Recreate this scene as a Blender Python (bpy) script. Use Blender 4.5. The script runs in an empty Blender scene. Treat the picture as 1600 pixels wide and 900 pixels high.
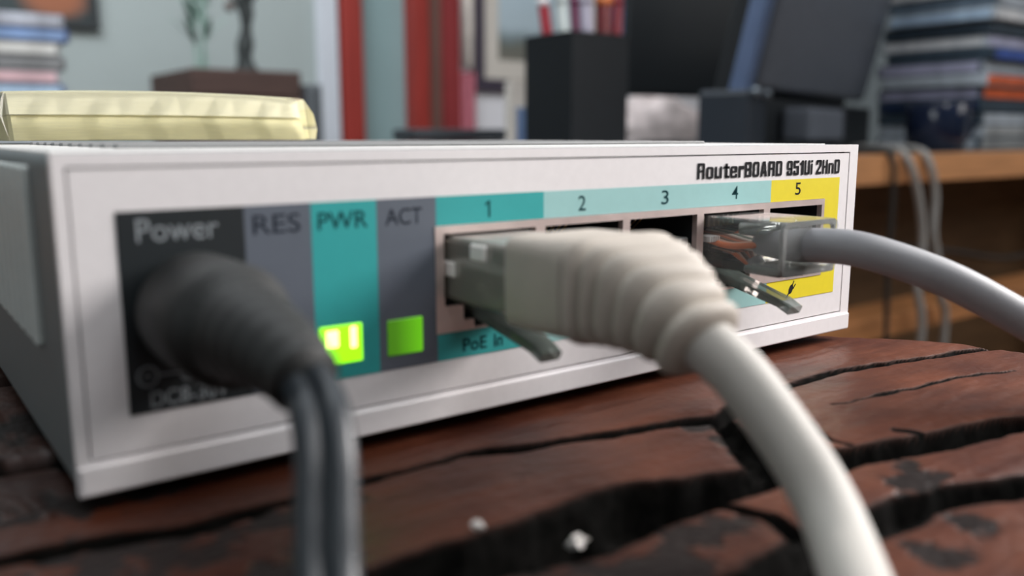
import bpy, bmesh, math, random
import numpy as np
from mathutils import Vector, Matrix

# ------------------------------------------------------------------ camera, world, lights, exposure
S = bpy.context.scene
COL = S.collection
PI = math.pi


def look(o, right, up, fwd, loc):
    r, u, b = Vector(right), Vector(up), -Vector(fwd)
    m = Matrix((r, u, b)).transposed().to_4x4()
    m.translation = loc
    o.matrix_world = m


cam = bpy.data.cameras.new('camera')
cam.sensor_fit = 'HORIZONTAL'
cam.sensor_width = 36.0
cam.lens = 36.0 * 1371.8 / 1600.0
cam.clip_start = 0.004
cam.clip_end = 30
cam.dof.use_dof = True
cam.dof.focus_distance = 0.131
cam.dof.aperture_fstop = 16.8
camo = bpy.data.objects.new('camera', cam)
COL.objects.link(camo)
look(camo, (0.80327008, -0.59561374, -0.00120175), (0.10237486, 0.1360789, 0.9853943),
     (0.58675085, 0.79166079, -0.17028398), (-0.01252935, -0.07905708, 0.03052345))
S.camera = camo

S.view_settings.view_transform = 'Standard'
S.view_settings.look = 'None'
S.view_settings.gamma = 1
S.view_settings.use_curve_mapping = False
S.view_settings.exposure = 0.0

wd = bpy.data.worlds.new('world')
S.world = wd
wd.use_nodes = True
bg = wd.node_tree.nodes['Background']
bg.inputs[0].default_value = (0.80, 0.90, 1.0, 1)
bg.inputs[1].default_value = 0.34


def area(name, loc, target, size, power, color):
    l = bpy.data.lights.new(name, 'AREA')
    l.shape = 'RECTANGLE'
    l.size, l.size_y = size
    l.energy = power
    l.color = color
    o = bpy.data.objects.new(name, l)
    COL.objects.link(o)
    o.location = loc
    o.rotation_euler = (Vector(target) - Vector(loc)).to_track_quat('-Z', 'Y').to_euler()
    return o


area('near_fill_right', (0.50, -0.16, 0.27), (0.02, -0.12, 0.0), (0.26, 0.26), 5.8, (1.0, 0.95, 0.93))  # added close fill, so brightness drops off towards the left
area('far_fill_front', (2.4, -1.6, 1.2), (0.3, .2, 0.0), (1.2, 1.2), 12, (1.0, 0.97, 0.95))  # unseen fill added to lift the front faces
area('weak_fill_left', (-1.9, -0.3, 0.7), (0.05, 0, 0.0), (1.0, 1.0), 7, (0.90, 0.96, 1.0))  # weak fill put in to lift the left-facing sides
area('overhead_fill', (0.35, -0.75, 1.5), (0.2, 0.1, 0.0), (1.2, 1.2), 18, (0.97, 0.98, 1.0))  # added soft fill from above for pad, boot and cables
area('background_fill', (0.0, 1.0, 1.6), (1.1, 2.35, 0.2), (1.8, 0.8), 57, (0.92, 0.97, 1.0))  # fill added to brighten the back wall and desk things

# ------------------------------------------------------------------ helpers
random.seed(4)


def lin(c):
    return tuple(((v / 255 / 12.92) if v / 255 <= 0.04045 else ((v / 255 + 0.055) / 1.055) ** 2.4) for v in c)


MATS = {}


def mat(name, rgb, rough=0.5, metal=0.0, var=0.08, scale=60.0, emit=None, estr=0, spec=0.5, bump=0.0, stretch=(1, 1, 1), coat=0):
    if name in MATS:
        return MATS[name]
    m = bpy.data.materials.new(name)
    m.use_nodes = True
    nt = m.node_tree
    b = nt.nodes['Principled BSDF']
    c = lin(rgb)
    tc = nt.nodes.new('ShaderNodeTexCoord')
    mp = nt.nodes.new('ShaderNodeMapping')
    mp.inputs['Scale'].default_value = stretch
    nz = nt.nodes.new('ShaderNodeTexNoise')
    nz.inputs['Scale'].default_value = scale
    nz.inputs['Detail'].default_value = 4
    nt.links.new(tc.outputs['Object'], mp.inputs['Vector'])
    nt.links.new(mp.outputs['Vector'], nz.inputs['Vector'])
    rp = nt.nodes.new('ShaderNodeValToRGB')
    rp.color_ramp.elements[0].position = 0.3
    rp.color_ramp.elements[1].position = 0.7
    rp.color_ramp.elements[0].color = tuple(v * (1 - var) for v in c) + (1,)
    rp.color_ramp.elements[1].color = tuple(min(1, v * (1 + var)) for v in c) + (1,)
    nt.links.new(nz.outputs['Fac'], rp.inputs['Fac'])
    nt.links.new(rp.outputs['Color'], b.inputs['Base Color'])
    b.inputs['Roughness'].default_value = rough
    b.inputs['Metallic'].default_value = metal
    b.inputs['Specular IOR Level'].default_value = spec
    b.inputs['Coat Weight'].default_value = coat
    if bump:
        bp = nt.nodes.new('ShaderNodeBump')
        bp.inputs['Strength'].default_value = bump
        bp.inputs['Distance'].default_value = 0.0004
        nt.links.new(nz.outputs['Fac'], bp.inputs['Height'])
        nt.links.new(bp.outputs['Normal'], b.inputs['Normal'])
    if emit:
        b.inputs['Emission Color'].default_value = lin(emit) + (1,)
        b.inputs['Emission Strength'].default_value = estr
    MATS[name] = m
    return m


def clear_mat(name, tint, gloss_rough=0.06, ior=1.5, body=0.06, body_rgb=(200, 205, 205)):
    m = bpy.data.materials.new(name)
    m.use_nodes = True
    nt = m.node_tree
    nt.nodes.remove(nt.nodes['Principled BSDF'])
    out = nt.nodes['Material Output']
    tr = nt.nodes.new('ShaderNodeBsdfTransparent')
    tr.inputs[0].default_value = tint + (1,)
    gl = nt.nodes.new('ShaderNodeBsdfGlossy')
    gl.inputs['Roughness'].default_value = gloss_rough
    df = nt.nodes.new('ShaderNodeBsdfDiffuse')
    df.inputs[0].default_value = lin(body_rgb) + (1,)
    fr = nt.nodes.new('ShaderNodeFresnel')
    fr.inputs['IOR'].default_value = ior
    nz = nt.nodes.new('ShaderNodeTexNoise')
    nz.inputs['Scale'].default_value = 300
    mr = nt.nodes.new('ShaderNodeMapRange')
    mr.inputs['To Min'].default_value = body * 0.5
    mr.inputs['To Max'].default_value = body * 1.5
    nt.links.new(nz.outputs['Fac'], mr.inputs['Value'])
    m1 = nt.nodes.new('ShaderNodeMixShader')
    m2 = nt.nodes.new('ShaderNodeMixShader')
    nt.links.new(mr.outputs[0], m1.inputs[0])
    nt.links.new(tr.outputs[0], m1.inputs[1])
    nt.links.new(df.outputs[0], m1.inputs[2])
    nt.links.new(fr.outputs[0], m2.inputs[0])
    nt.links.new(m1.outputs[0], m2.inputs[1])
    nt.links.new(gl.outputs[0], m2.inputs[2])
    nt.links.new(m2.outputs[0], out.inputs[0])
    return m


def mesh(verts, faces, smooth=False):
    me = bpy.data.meshes.new('m')
    me.from_pydata([tuple(v) for v in verts], [], faces)
    me.validate()
    bm = bmesh.new()
    bm.from_mesh(me)
    bmesh.ops.recalc_face_normals(bm, faces=bm.faces)
    bm.to_mesh(me)
    bm.free()
    if smooth:
        me.polygons.foreach_set('use_smooth', [True] * len(me.polygons))
    return me


def bmm(bm, smooth=False):
    me = bpy.data.meshes.new('m')
    bmesh.ops.recalc_face_normals(bm, faces=bm.faces)
    bm.to_mesh(me)
    bm.free()
    if smooth:
        me.polygons.foreach_set('use_smooth', [True] * len(me.polygons))
    return me


def box(x0, x1, y0, y1, z0, z1, bev=0.0, seg=2):
    bm = bmesh.new()
    bmesh.ops.create_cube(bm, size=1.0)
    for v in bm.verts:
        v.co = Vector((x0 + (v.co.x + .5) * (x1 - x0), y0 + (v.co.y + .5) * (y1 - y0), z0 + (v.co.z + .5) * (z1 - z0)))
    if bev:
        bmesh.ops.bevel(bm, geom=list(bm.edges), offset=bev, segments=seg, affect='EDGES', profile=0.5)
    return bmm(bm)


def join(*ms):
    bm = bmesh.new()
    for m in ms:
        bm.from_mesh(m)
    sm = any(len(m.polygons) and m.polygons[0].use_smooth for m in ms)
    return bmm(bm, sm)


def catmull(pts, n=8):
    P = [np.array(p, float) for p in pts]
    P = [2 * P[0] - P[1]] + P + [2 * P[-1] - P[-2]]
    out = []
    for i in range(1, len(P) - 2):
        for k in range(n):
            t = k / n
            a, b, c, d = P[i - 1], P[i], P[i + 1], P[i + 2]
            out.append(0.5 * ((2 * b) + (c - a) * t + (2 * a - 5 * b + 4 * c - d) * t * t + (3 * b - a - 3 * c + d) * t ** 3))
    out.append(P[-2])
    return np.array(out)


def sweep(path, sec, up=(0, 0, 1), nseg=20, cap=True, smooth=True):
    """sec(i, s) -> (half width, half height, exponent); s is the arc length"""
    path = np.array(path, float)
    n = len(path)
    d = np.gradient(path, axis=0)
    d /= np.linalg.norm(d, axis=1)[:, None]
    s = np.concatenate([[0], np.cumsum(np.linalg.norm(np.diff(path, axis=0), axis=1))])
    u = np.array(up, float)
    verts = []
    for i in range(n):
        u = u - d[i] * np.dot(u, d[i])
        u /= np.linalg.norm(u)
        r = np.cross(d[i], u)
        a, b, e = sec(i, s[i])
        for k in range(nseg):
            t = 2 * PI * k / nseg
            ct, st = math.cos(t), math.sin(t)
            x = a * math.copysign(abs(ct) ** (2 / e), ct)
            y = b * math.copysign(abs(st) ** (2 / e), st)
            verts.append(path[i] + r * x + u * y)
    faces = []
    for i in range(n - 1):
        for k in range(nseg):
            k2 = (k + 1) % nseg
            faces.append((i * nseg + k, i * nseg + k2, (i + 1) * nseg + k2, (i + 1) * nseg + k))
    if cap:
        faces.append(tuple(range(nseg))[::-1])
        faces.append(tuple((n - 1) * nseg + k for k in range(nseg)))
    return mesh(verts, faces, smooth)


def tube(path, r, nseg=14, n=8, up=(0, 0, 1)):
    return sweep(catmull(path, n), lambda i, s: (r, r, 2), up, nseg)


def lathe(prof, centre=(0, 0, 0), axis='z', n=28, smooth=True):
    verts, faces = [], []
    for r, h in prof:
        for k in range(n):
            t = 2 * PI * k / n
            p = (r * math.cos(t), r * math.sin(t), h)
            if axis == 'y':
                p = (p[0], p[2], p[1])
            verts.append((p[0] + centre[0], p[1] + centre[1], p[2] + centre[2]))
    for i in range(len(prof) - 1):
        for k in range(n):
            k2 = (k + 1) % n
            faces.append((i * n + k, i * n + k2, (i + 1) * n + k2, (i + 1) * n + k))
    faces.append(tuple(range(n)))
    faces.append(tuple((len(prof) - 1) * n + k for k in range(n)))
    return mesh(verts, faces, smooth)


def plate(outer, holes, y0, y1):
    """flat plate in the xz plane with holes, y0 (front) to y1 (back)"""
    bm = bmesh.new()
    edges = []
    for loop in [outer] + holes:
        vs = [bm.verts.new((x, y0, z)) for x, z in loop]
        for i in range(len(vs)):
            edges.append(bm.edges.new((vs[i], vs[(i + 1) % len(vs)])))
    bmesh.ops.triangle_fill(bm, use_beauty=True, edges=edges)
    if y1 != y0:
        g = bmesh.ops.extrude_face_region(bm, geom=list(bm.faces))
        for e in g['geom']:
            if isinstance(e, bmesh.types.BMVert):
                e.co.y = y1
    return bmm(bm)


def rect(x0, x1, z0, z1):
    return [(x0, z0), (x1, z0), (x1, z1), (x0, z1)]


def smooth_by_angle(me, deg=35):
    me.polygons.foreach_set('use_smooth', [True] * len(me.polygons))
    me.set_sharp_from_angle(angle=math.radians(deg))
    return me


def thing(name, label, cat, loc=(0, 0, 0), group=None, rot=None):
    o = bpy.data.objects.new(name, None)
    o.empty_display_size = 0.01
    COL.objects.link(o)
    o.location = loc
    if rot:
        o.rotation_euler = rot
    o['label'] = label
    o['category'] = cat
    if group:
        o['group'] = group
    return o


def obj(name, me, m, parent=None, local=False, label=None, kind=None):
    """meshes are built in world coordinates; local=True keeps them in the parent's own frame"""
    me.name = name
    o = bpy.data.objects.new(name, me)
    COL.objects.link(o)
    if m is not None:
        for q in (m if isinstance(m, (list, tuple)) else [m]):
            me.materials.append(q)
    if parent is not None:
        o.parent = parent
        if not local:
            # a part of an Empty is shifted back to world coordinates; a sub-part's parent mesh already sits there
            o.matrix_parent_inverse = Matrix.Translation(-parent.location)
    if label:
        o['label'] = label
    if kind:
        o['kind'] = kind
    return o


def tag(o, label, cat, group=None):
    o['label'] = label
    o['category'] = cat
    if group:
        o['group'] = group
    return o


def text_mesh(s, x0, x1, z0, z1, y, bold=0.0):
    cu = bpy.data.curves.new('t', 'FONT')
    cu.body = s
    cu.offset = bold
    cu.resolution_u = 4
    ob = bpy.data.objects.new('t', cu)
    me = bpy.data.meshes.new_from_object(ob)
    bpy.data.objects.remove(ob)
    bpy.data.curves.remove(cu)
    co = np.empty(len(me.vertices) * 3)
    me.vertices.foreach_get('co', co)
    co = co.reshape(-1, 3)
    mn, mx = co.min(0), co.max(0)
    out = np.zeros_like(co)
    out[:, 0] = x0 + (co[:, 0] - mn[0]) / (mx[0] - mn[0]) * (x1 - x0)
    out[:, 2] = z0 + (co[:, 1] - mn[1]) / (mx[1] - mn[1]) * (z1 - z0)
    out[:, 1] = y
    me.vertices.foreach_set('co', out.ravel())
    me.materials.clear()
    me.update()
    return me


MM = 0.001

# ------------------------------------------------------------------ the room
FLOOR = -0.75
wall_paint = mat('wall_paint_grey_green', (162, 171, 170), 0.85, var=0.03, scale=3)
wall_white = mat('wall_paint_white', (236, 234, 238), 0.85, var=0.03, scale=3)
red_paint = mat('door_red_paint', (150, 48, 40), 0.5, var=0.12, scale=6, stretch=(8, 8, 1))
brown_paint = mat('door_brown_paint', (112, 82, 74), 0.6, var=0.1, scale=6, stretch=(8, 8, 1))
teal_paint = mat('door_teal_paint', (140, 166, 168), 0.6, var=0.05, scale=5)
trim_white = mat('trim_white_paint', (205, 210, 218), 0.6, var=0.03)
WY = 2.35
obj('wall_back', join(box(-2.0, 1.155, WY, WY + .12, FLOOR, 1.75)), wall_paint, kind='structure')
obj('wall_back_right', box(1.565, 3.42, WY, WY + .12, FLOOR, 1.75), wall_white, kind='structure')
obj('wall_right', box(3.3, 3.42, -2.6, WY, FLOOR, 1.75), mat('wall_paint_mid_grey', (120, 128, 130), 0.85, var=0.03, scale=3), kind='structure')  # even mid-grey paint on this wall
obj('wall_left', box(-2.12, -2.0, -2.6, WY + .12, FLOOR, 1.75), wall_paint, kind='structure')
obj('wall_front', box(-2.12, 3.42, -2.72, -2.6, FLOOR, 1.75), wall_paint, kind='structure')
obj('ceiling', box(-2.12, 3.42, -2.72, WY + .12, 1.75, 1.85), wall_white, kind='structure')
obj('floor', box(-2.0, 3.42, -2.6, WY + .12, FLOOR - .05, FLOOR),
    mat('floor_wood', (96, 66, 46), 0.45, var=0.25, scale=5, stretch=(1, 12, 1)), kind='structure')
obj('trim_1', box(1.085, 1.15, WY - .018, WY, FLOOR, 1.4, .004), trim_white, kind='structure')
door = obj('door_1', box(1.232, 1.40, WY + .03, WY + .07, FLOOR, 1.4, .002), teal_paint, kind='structure')
obj('jamb', box(1.158, 1.224, WY - .03, WY + .12, FLOOR, 1.4, .004), red_paint, door, label='red painted left jamb')
obj('jamb', box(1.396, 1.452, WY - .03, WY + .12, FLOOR, 1.4, .004), red_paint, door, label='red painted inner jamb')
obj('door_edge', box(1.452, 1.51, WY - .005, WY + .12, FLOOR, 1.4, .003), brown_paint, door, label='brown door edge')
obj('jamb', box(1.51, 1.566, WY - .03, WY + .12, FLOOR, 1.4, .004), mat('door_dark_red_paint', (138, 46, 48), 0.5, var=0.12, scale=6), door,
    label='dark red outer jamb')
bb = obj('baseboard_back', box(-2.0, 1.155, WY - .015, WY, FLOOR, FLOOR + .1, .003), trim_white, kind='structure')

# ------------------------------------------------------------------ rustic table
XR_Y = [-.215, -.20, -.15, -.10, -.06, -.03, -.021, -.0124, -.0044, .0012, .006, .02, .10, .16, .19, .205]
XR_X = [.010, .055, .098, .118, .1255, .1274, .1272, .1252, .1204, .1153, .1125, .1105, .108, .100, .070, .03]
XL_Y = [-.215, -.19, -.14, 0.0, .10, .16, .205]
XL_X = [-.03, -.10, -.15, -.17, -.16, -.12, -.05]


def spaced(a, f0, f1, b, fine, coarse):
    return np.concatenate([np.arange(a, f0, coarse), np.arange(f0, f1, fine), np.arange(f1, b, coarse), [b]])


def vnoise(x, y, seed):
    rs = np.random.RandomState(seed)
    g = rs.rand(64, 64)
    xi, yi = np.floor(x).astype(int), np.floor(y).astype(int)
    fx, fy = x - xi, y - yi
    fx, fy = fx * fx * (3 - 2 * fx), fy * fy * (3 - 2 * fy)
    a = g[xi % 64, yi % 64]
    b = g[(xi + 1) % 64, yi % 64]
    c = g[xi % 64, (yi + 1) % 64]
    d = g[(xi + 1) % 64, (yi + 1) % 64]
    return (a * (1 - fx) + b * fx) * (1 - fy) + (c * (1 - fx) + d * fx) * fy - .5


# crack centre lines in millimetres on the table top: (x, y, half width), depth
CRACKS = [
    ([(-60, -2, .8), (-30, -3, .9), (-7, -4.8, 1.0), (8, -7.6, .8), (23, -6.6, .45), (33, -7.0, .45), (37.5, -7.7, .6), (43.4, -9.4, .75),
      (51.3, -10.9, .75), (60.4, -12.9, .9), (66, -14.2, 1.2), (74, -13.2, .9), (83.3, -12.0, .55), (93, -11.3, .6), (105, -13.6, .55),
      (118.8, -15.9, .45), (124, -17.4, .3)], 2.2),
    ([(65.5, -14.2, 1.1), (62.5, -18, 1.2), (59.7, -22, 1.4), (57.5, -26, 2.0)], 1.6),
    ([(-60, -21, 1.5), (-10, -23, 2.0), (17.5, -26.3, 2.3), (26, -27, 3.6), (33.5, -27.2, 4.2), (40, -26.8, 3.9), (46, -27.2, 3.4), (52.2, -28.6, 2.5), (60, -29.8, 2.1),
      (67, -31.3, 2.0), (75.2, -32.9, 2.1), (85.1, -35, 2.1), (93.3, -37.2, 1.5), (106, -40.5, 1.3), (124, -46, 1.0)], 6.0),
    ([(10, -45, 1.2), (30, -42.5, 1.8), (37.8, -41.6, 2.0), (44, -41.2, 1.9), (52.7, -41, 1.7), (60, -41.4, 2.1), (66, -43, 1.9), (72.2, -45.3, 1.6), (85, -49, 1.3), (105, -58, 1.0), (122, -66, .6)], 3.0),
    ([(79.9, -19.8, .12), (91.3, -21.5, .2), (103.8, -23.4, .22), (113.4, -25.6, .1)], .5),
    ([(72, -21.5, .15), (70, -24, .3), (68.6, -27, .2), (69.5, -29, .3)], .5),
    ([(78, -29, .4), (79.5, -31, .4)], .4),
    ([(-60, 20, .8), (-4, 17, 1.0), (1.3, 15, .8), (8, 8, .5)], 1.5),
    ([(-60, 60, 1.0), (0, 52, 1.2), (60, 50, 1.0), (100, 45, .8)], 2.0),
    ([(-80, -70, 1.4), (-20, -75, 2.0), (40, -72, 1.6), (100, -85, 1.0)], 3.0),
    ([(-120, -120, 1.2), (-20, -115, 2.0), (60, -122, 1.4)], 3.0),
    ([(46, -30, .5), (47.5, -35, .8), (46, -39, .9)], 1.0),
]
BLOTS_AND_SHADE = [(2, -8, 7, 3), (-3, -14, 9, 5), (3, 3, 6, 4), (14, -10.5, 7, 2.0), (10, -19, 5, 2.5), (66, -38.3, 3.6, 2.4), (68.5, -36, 2.5, 1.4), (52.5, -47.5, 2.2, 2.8), (60.5, -46.5, 2.4, 2.2), (40, -34.5, 5.5, 2.6), (33, -36, 4.0, 3.2), (59, -21, 2.4, 3.5), (25, -33, 4, 2),
         (-10, 5, 10, 4), (0, 30, 8, 6), (-30, -12, 12, 4), (62, -15.5, 4, 1.2), (56, -34.2, 1.6, .8)]  # wood blots; the left-hand ones also paint in shade


def make_table():
    ys = spaced(-.215, -.056, .004, .205, .00022, .0025)
    us = spaced(0.0, .53, .985, 1.0, .0009, .006)
    us = np.unique(np.concatenate([us, np.linspace(.985, 1.0, 10)]))
    Y, U = np.meshgrid(ys, us, indexing='ij')
    fine_y = np.linspace(-.215, .205, 800)
    ker = np.ones(9) / 9
    xr_s = np.convolve(np.pad(np.interp(fine_y, XR_Y, XR_X), 4, mode='edge'), ker, 'valid')
    xl_s = np.convolve(np.pad(np.interp(fine_y, XL_Y, XL_X), 4, mode='edge'), ker, 'valid')
    xr = np.interp(Y, fine_y, xr_s)
    xl = np.interp(Y, fine_y, xl_s)
    X = xl + (xr - xl) * U
    x, y = X * 1000, Y * 1000
    z = np.zeros_like(x)
    char = np.zeros_like(x)
    wob = 0.8 * vnoise(x / 5, y / 5, 3) + .35 * vnoise(x / 2.2, y / 1.6, 4) + .15 * vnoise(x / 1.0, y / .7, 5)
    wx = x + 1.2 * vnoise(x / 6, y / 6, 8)
    wy = y + 1.2 * vnoise(x / 6, y / 6, 9) + .5 * vnoise(x / 2, y / 2, 10)
    for pts, depth in CRACKS:
        best = np.full(x.shape, 1e9)
        for (ax, ay, aw), (bx, by, bw) in zip(pts[:-1], pts[1:]):
            dx, dy = bx - ax, by - ay
            t = np.clip(((wx - ax) * dx + (wy - ay) * dy) / (dx * dx + dy * dy), 0, 1)
            dist = np.hypot(wx - ax - t * dx, wy - ay - t * dy)
            hw = aw + t * (bw - aw)
            best = np.minimum(best, (dist - hw) / (hw ** .5 + .25))
        sd = best + wob * .45
        k = np.clip((.25 - sd) / .75, 0, 1)
        k = k * k * (3 - 2 * k)
        z = np.minimum(z, -depth * k * (1 + .5 * vnoise(x / 3, y / 1.2, 6)))
        c = np.clip((.55 - sd) / .4, 0, 1)
        char = np.maximum(char, c)
        # the plates round off towards the crack
        z -= np.clip((2.2 - sd) / 2.2, 0, 1) ** 2 * .12 * min(depth, 2) * (1 - k)
    blot_shade = np.zeros_like(x)
    for bx, by, ra, rb in BLOTS_AND_SHADE:
        d = np.hypot((wx - bx) / ra, (wy - by) / rb) + 1.1 * vnoise(x / 1.8, y / 1.8, 11) + .5 * vnoise(x / .6, y / .6, 12)
        blot_shade = np.maximum(blot_shade, np.clip((1.05 - d) / .22, 0, 1))
    z += .35 * vnoise(x / 25, y / 12, 13) + .12 * vnoise(x / 4, y / 1.2, 14) + .05 * vnoise(x / 1.5, y / .7, 15)
    z -= blot_shade * (.06 + .14 * (vnoise(x / .9, y / .6, 16) + .5))
    # calm where the router stands
    edge = np.minimum(X - xl, xr - X)
    r = .003
    e = np.clip(1 - edge / r, 0, 1)
    z = z / 1000 - r * (1 - np.sqrt(np.clip(1 - e * e, 0, 1)))
    inr = (X > -.002) & (X < .112) & (Y > .0) & (Y < .15)
    z = np.where(inr, np.minimum(z, 0.0), z)
    Z = z - .00155
    ny, nx = X.shape
    verts = np.stack([X, Y, Z], -1).reshape(-1, 3)
    idx = np.arange(ny * nx).reshape(ny, nx)
    quads = np.stack([idx[:-1, :-1], idx[:-1, 1:], idx[1:, 1:], idx[1:, :-1]], -1).reshape(-1, 4)
    ring = np.concatenate([idx[0, :], idx[1:, -1], idx[-1, -2::-1], idx[-2:0:-1, 0]])
    low = verts[ring].copy()
    low[:, 2] = -.045 + .0015 * np.sin(low[:, 0] * 60) * np.cos(low[:, 1] * 45)
    low[:, :2] *= .985
    n0 = len(verts)
    m = len(ring)
    allv = np.concatenate([verts, low])
    faces = [tuple(q) for q in quads.tolist()]
    for i in range(m):
        j = (i + 1) % m
        faces.append((int(ring[j]), int(ring[i]), n0 + i, n0 + j))
    faces.append(tuple(n0 + i for i in range(m)))
    me = bpy.data.meshes.new('tabletop')
    me.from_pydata(allv.tolist(), [], faces)
    shade_tone = np.clip((x + 10 * vnoise(x / 14, y / 5, 21) - .25 * y - 28) / 52, 0, 1)  # darkens the wood towards the left, in place of shade there
    for nm, arr in (('char', char), ('blot_shade', blot_shade), ('shade_tone', shade_tone * shade_tone * (3 - 2 * shade_tone))):
        at = me.attributes.new(nm, 'FLOAT', 'POINT')
        full = np.zeros(len(allv), dtype=np.float32)
        full[:n0] = arr.reshape(-1)
        full[n0:] = .6
        at.data.foreach_set('value', full)
    me.polygons.foreach_set('use_smooth', [True] * len(me.polygons))
    return me


def table_mat():
    m = bpy.data.materials.new('charred_red_wood')
    m.use_nodes = True
    nt = m.node_tree
    N, L = nt.nodes.new, nt.links.new
    b = nt.nodes['Principled BSDF']
    b.inputs['Specular IOR Level'].default_value = .25
    tc = N('ShaderNodeTexCoord')
    mp = N('ShaderNodeMapping')
    mp.inputs['Rotation'].default_value = (0, 0, math.radians(12))
    mp.inputs['Scale'].default_value = (60, 420, 60)
    n1 = N('ShaderNodeTexNoise')
    n1.inputs['Scale'].default_value = 1.0
    n1.inputs['Detail'].default_value = 6
    n1.inputs['Roughness'].default_value = .6
    L(tc.outputs['Object'], mp.inputs['Vector'])
    L(mp.outputs['Vector'], n1.inputs['Vector'])
    n2 = N('ShaderNodeTexNoise')
    n2.inputs['Scale'].default_value = 55
    n2.inputs['Detail'].default_value = 5
    L(tc.outputs['Object'], n2.inputs['Vector'])
    r1 = N('ShaderNodeValToRGB')
    r1.color_ramp.elements[0].position = .3
    r1.color_ramp.elements[1].position = .72
    r1.color_ramp.elements[0].color = lin((50, 19, 12)) + (1,)
    r1.color_ramp.elements[1].color = lin((94, 48, 32)) + (1,)
    L(n1.outputs['Fac'], r1.inputs['Fac'])
    r2 = N('ShaderNodeValToRGB')
    r2.color_ramp.elements[0].position = .35
    r2.color_ramp.elements[1].position = .68
    r2.color_ramp.elements[0].color = lin((44, 17, 11)) + (1,)
    r2.color_ramp.elements[1].color = lin((108, 64, 44)) + (1,)
    L(n2.outputs['Fac'], r2.inputs['Fac'])
    mx = N('ShaderNodeMix')
    mx.data_type = 'RGBA'
    mx.inputs[0].default_value = .5
    L(r1.outputs[0], mx.inputs[6])
    L(r2.outputs[0], mx.inputs[7])
    a1 = N('ShaderNodeAttribute')
    a1.attribute_name = 'blot_shade'
    m2 = N('ShaderNodeMix')
    m2.data_type = 'RGBA'
    L(a1.outputs['Fac'], m2.inputs[0])
    a0 = N('ShaderNodeAttribute')
    a0.attribute_name = 'shade_tone'
    m1 = N('ShaderNodeMix')
    m1.data_type = 'RGBA'
    m1.blend_type = 'MULTIPLY'
    m1.inputs[0].default_value = 1.0
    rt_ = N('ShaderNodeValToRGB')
    rt_.color_ramp.elements[0].color = (.50, .43, .38, 1)  # left-hand shade multiplied into the wood colour
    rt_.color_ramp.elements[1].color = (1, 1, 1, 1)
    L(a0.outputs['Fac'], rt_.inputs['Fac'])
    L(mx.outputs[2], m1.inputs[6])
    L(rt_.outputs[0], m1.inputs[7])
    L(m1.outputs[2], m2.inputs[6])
    m2.inputs[7].default_value = lin((36, 31, 30)) + (1,)
    a2 = N('ShaderNodeAttribute')
    a2.attribute_name = 'char'
    m3 = N('ShaderNodeMix')
    m3.data_type = 'RGBA'
    L(a2.outputs['Fac'], m3.inputs[0])
    L(m2.outputs[2], m3.inputs[6])
    r3 = N('ShaderNodeValToRGB')
    r3.color_ramp.elements[0].position = .4
    r3.color_ramp.elements[1].position = .75
    r3.color_ramp.elements[0].color = lin((6, 6, 5)) + (1,)
    r3.color_ramp.elements[1].color = lin((17, 16, 15)) + (1,)
    n3 = N('ShaderNodeTexNoise')
    n3.inputs['Scale'].default_value = 700
    n3.inputs['Detail'].default_value = 3
    L(tc.outputs['Object'], n3.inputs['Vector'])
    L(n3.outputs['Fac'], r3.inputs['Fac'])
    L(r3.outputs[0], m3.inputs[7])
    L(m3.outputs[2], b.inputs['Base Color'])
    mr = N('ShaderNodeMapRange')
    mr.inputs['To Min'].default_value = .42
    mr.inputs['To Max'].default_value = .95
    L(a2.outputs['Fac'], mr.inputs['Value'])
    L(mr.outputs[0], b.inputs['Roughness'])
    ms = N('ShaderNodeMapRange')
    ms.inputs['To Min'].default_value = .25
    ms.inputs['To Max'].default_value = .04
    L(a2.outputs['Fac'], ms.inputs['Value'])
    mb = N('ShaderNodeMath')
    mb.operation = 'MULTIPLY'
    mi = N('ShaderNodeMapRange')
    mi.inputs['To Min'].default_value = 1.0
    mi.inputs['To Max'].default_value = .3
    L(a1.outputs['Fac'], mi.inputs['Value'])
    L(ms.outputs[0], mb.inputs[0])
    L(mi.outputs[0], mb.inputs[1])
    L(mb.outputs[0], b.inputs['Specular IOR Level'])
    bp = N('ShaderNodeBump')
    bp.inputs['Strength'].default_value = .5
    bp.inputs['Distance'].default_value = .0003
    ad = N('ShaderNodeMath')
    L(n1.outputs['Fac'], ad.inputs[0])
    L(n3.outputs['Fac'], ad.inputs[1])
    L(ad.outputs[0], bp.inputs['Height'])
    L(bp.outputs['Normal'], b.inputs['Normal'])
    return m


TBL = thing('rustic_table', 'red-brown rustic wooden table with black charred cracks, under the router', 'table', (0, 0, FLOOR))
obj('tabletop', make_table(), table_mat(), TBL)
leg_m = mat('table_leg_wood', (70, 38, 28), .6, var=.3, scale=20, stretch=(4, 4, 1))
for lx, ly in ((.07, -.10), (-.09, -.08), (-.08, .12), (.06, .13)):
    obj('leg', tube([(lx * 1.12, ly * 1.12, FLOOR), (lx * 1.05, ly * 1.05, -.4), (lx, ly, -.044)], .017, 12, 4, (0, 1, 0)), leg_m, TBL)

# ------------------------------------------------------------------ router
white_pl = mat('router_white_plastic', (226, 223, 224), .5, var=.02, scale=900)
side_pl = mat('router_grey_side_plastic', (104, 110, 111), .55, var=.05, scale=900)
RT = thing('router', 'white five-port network router with teal and yellow port labels', 'router', (.0565, .069, -.0015))
W, H, DP = .113, .0292, .138
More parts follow.
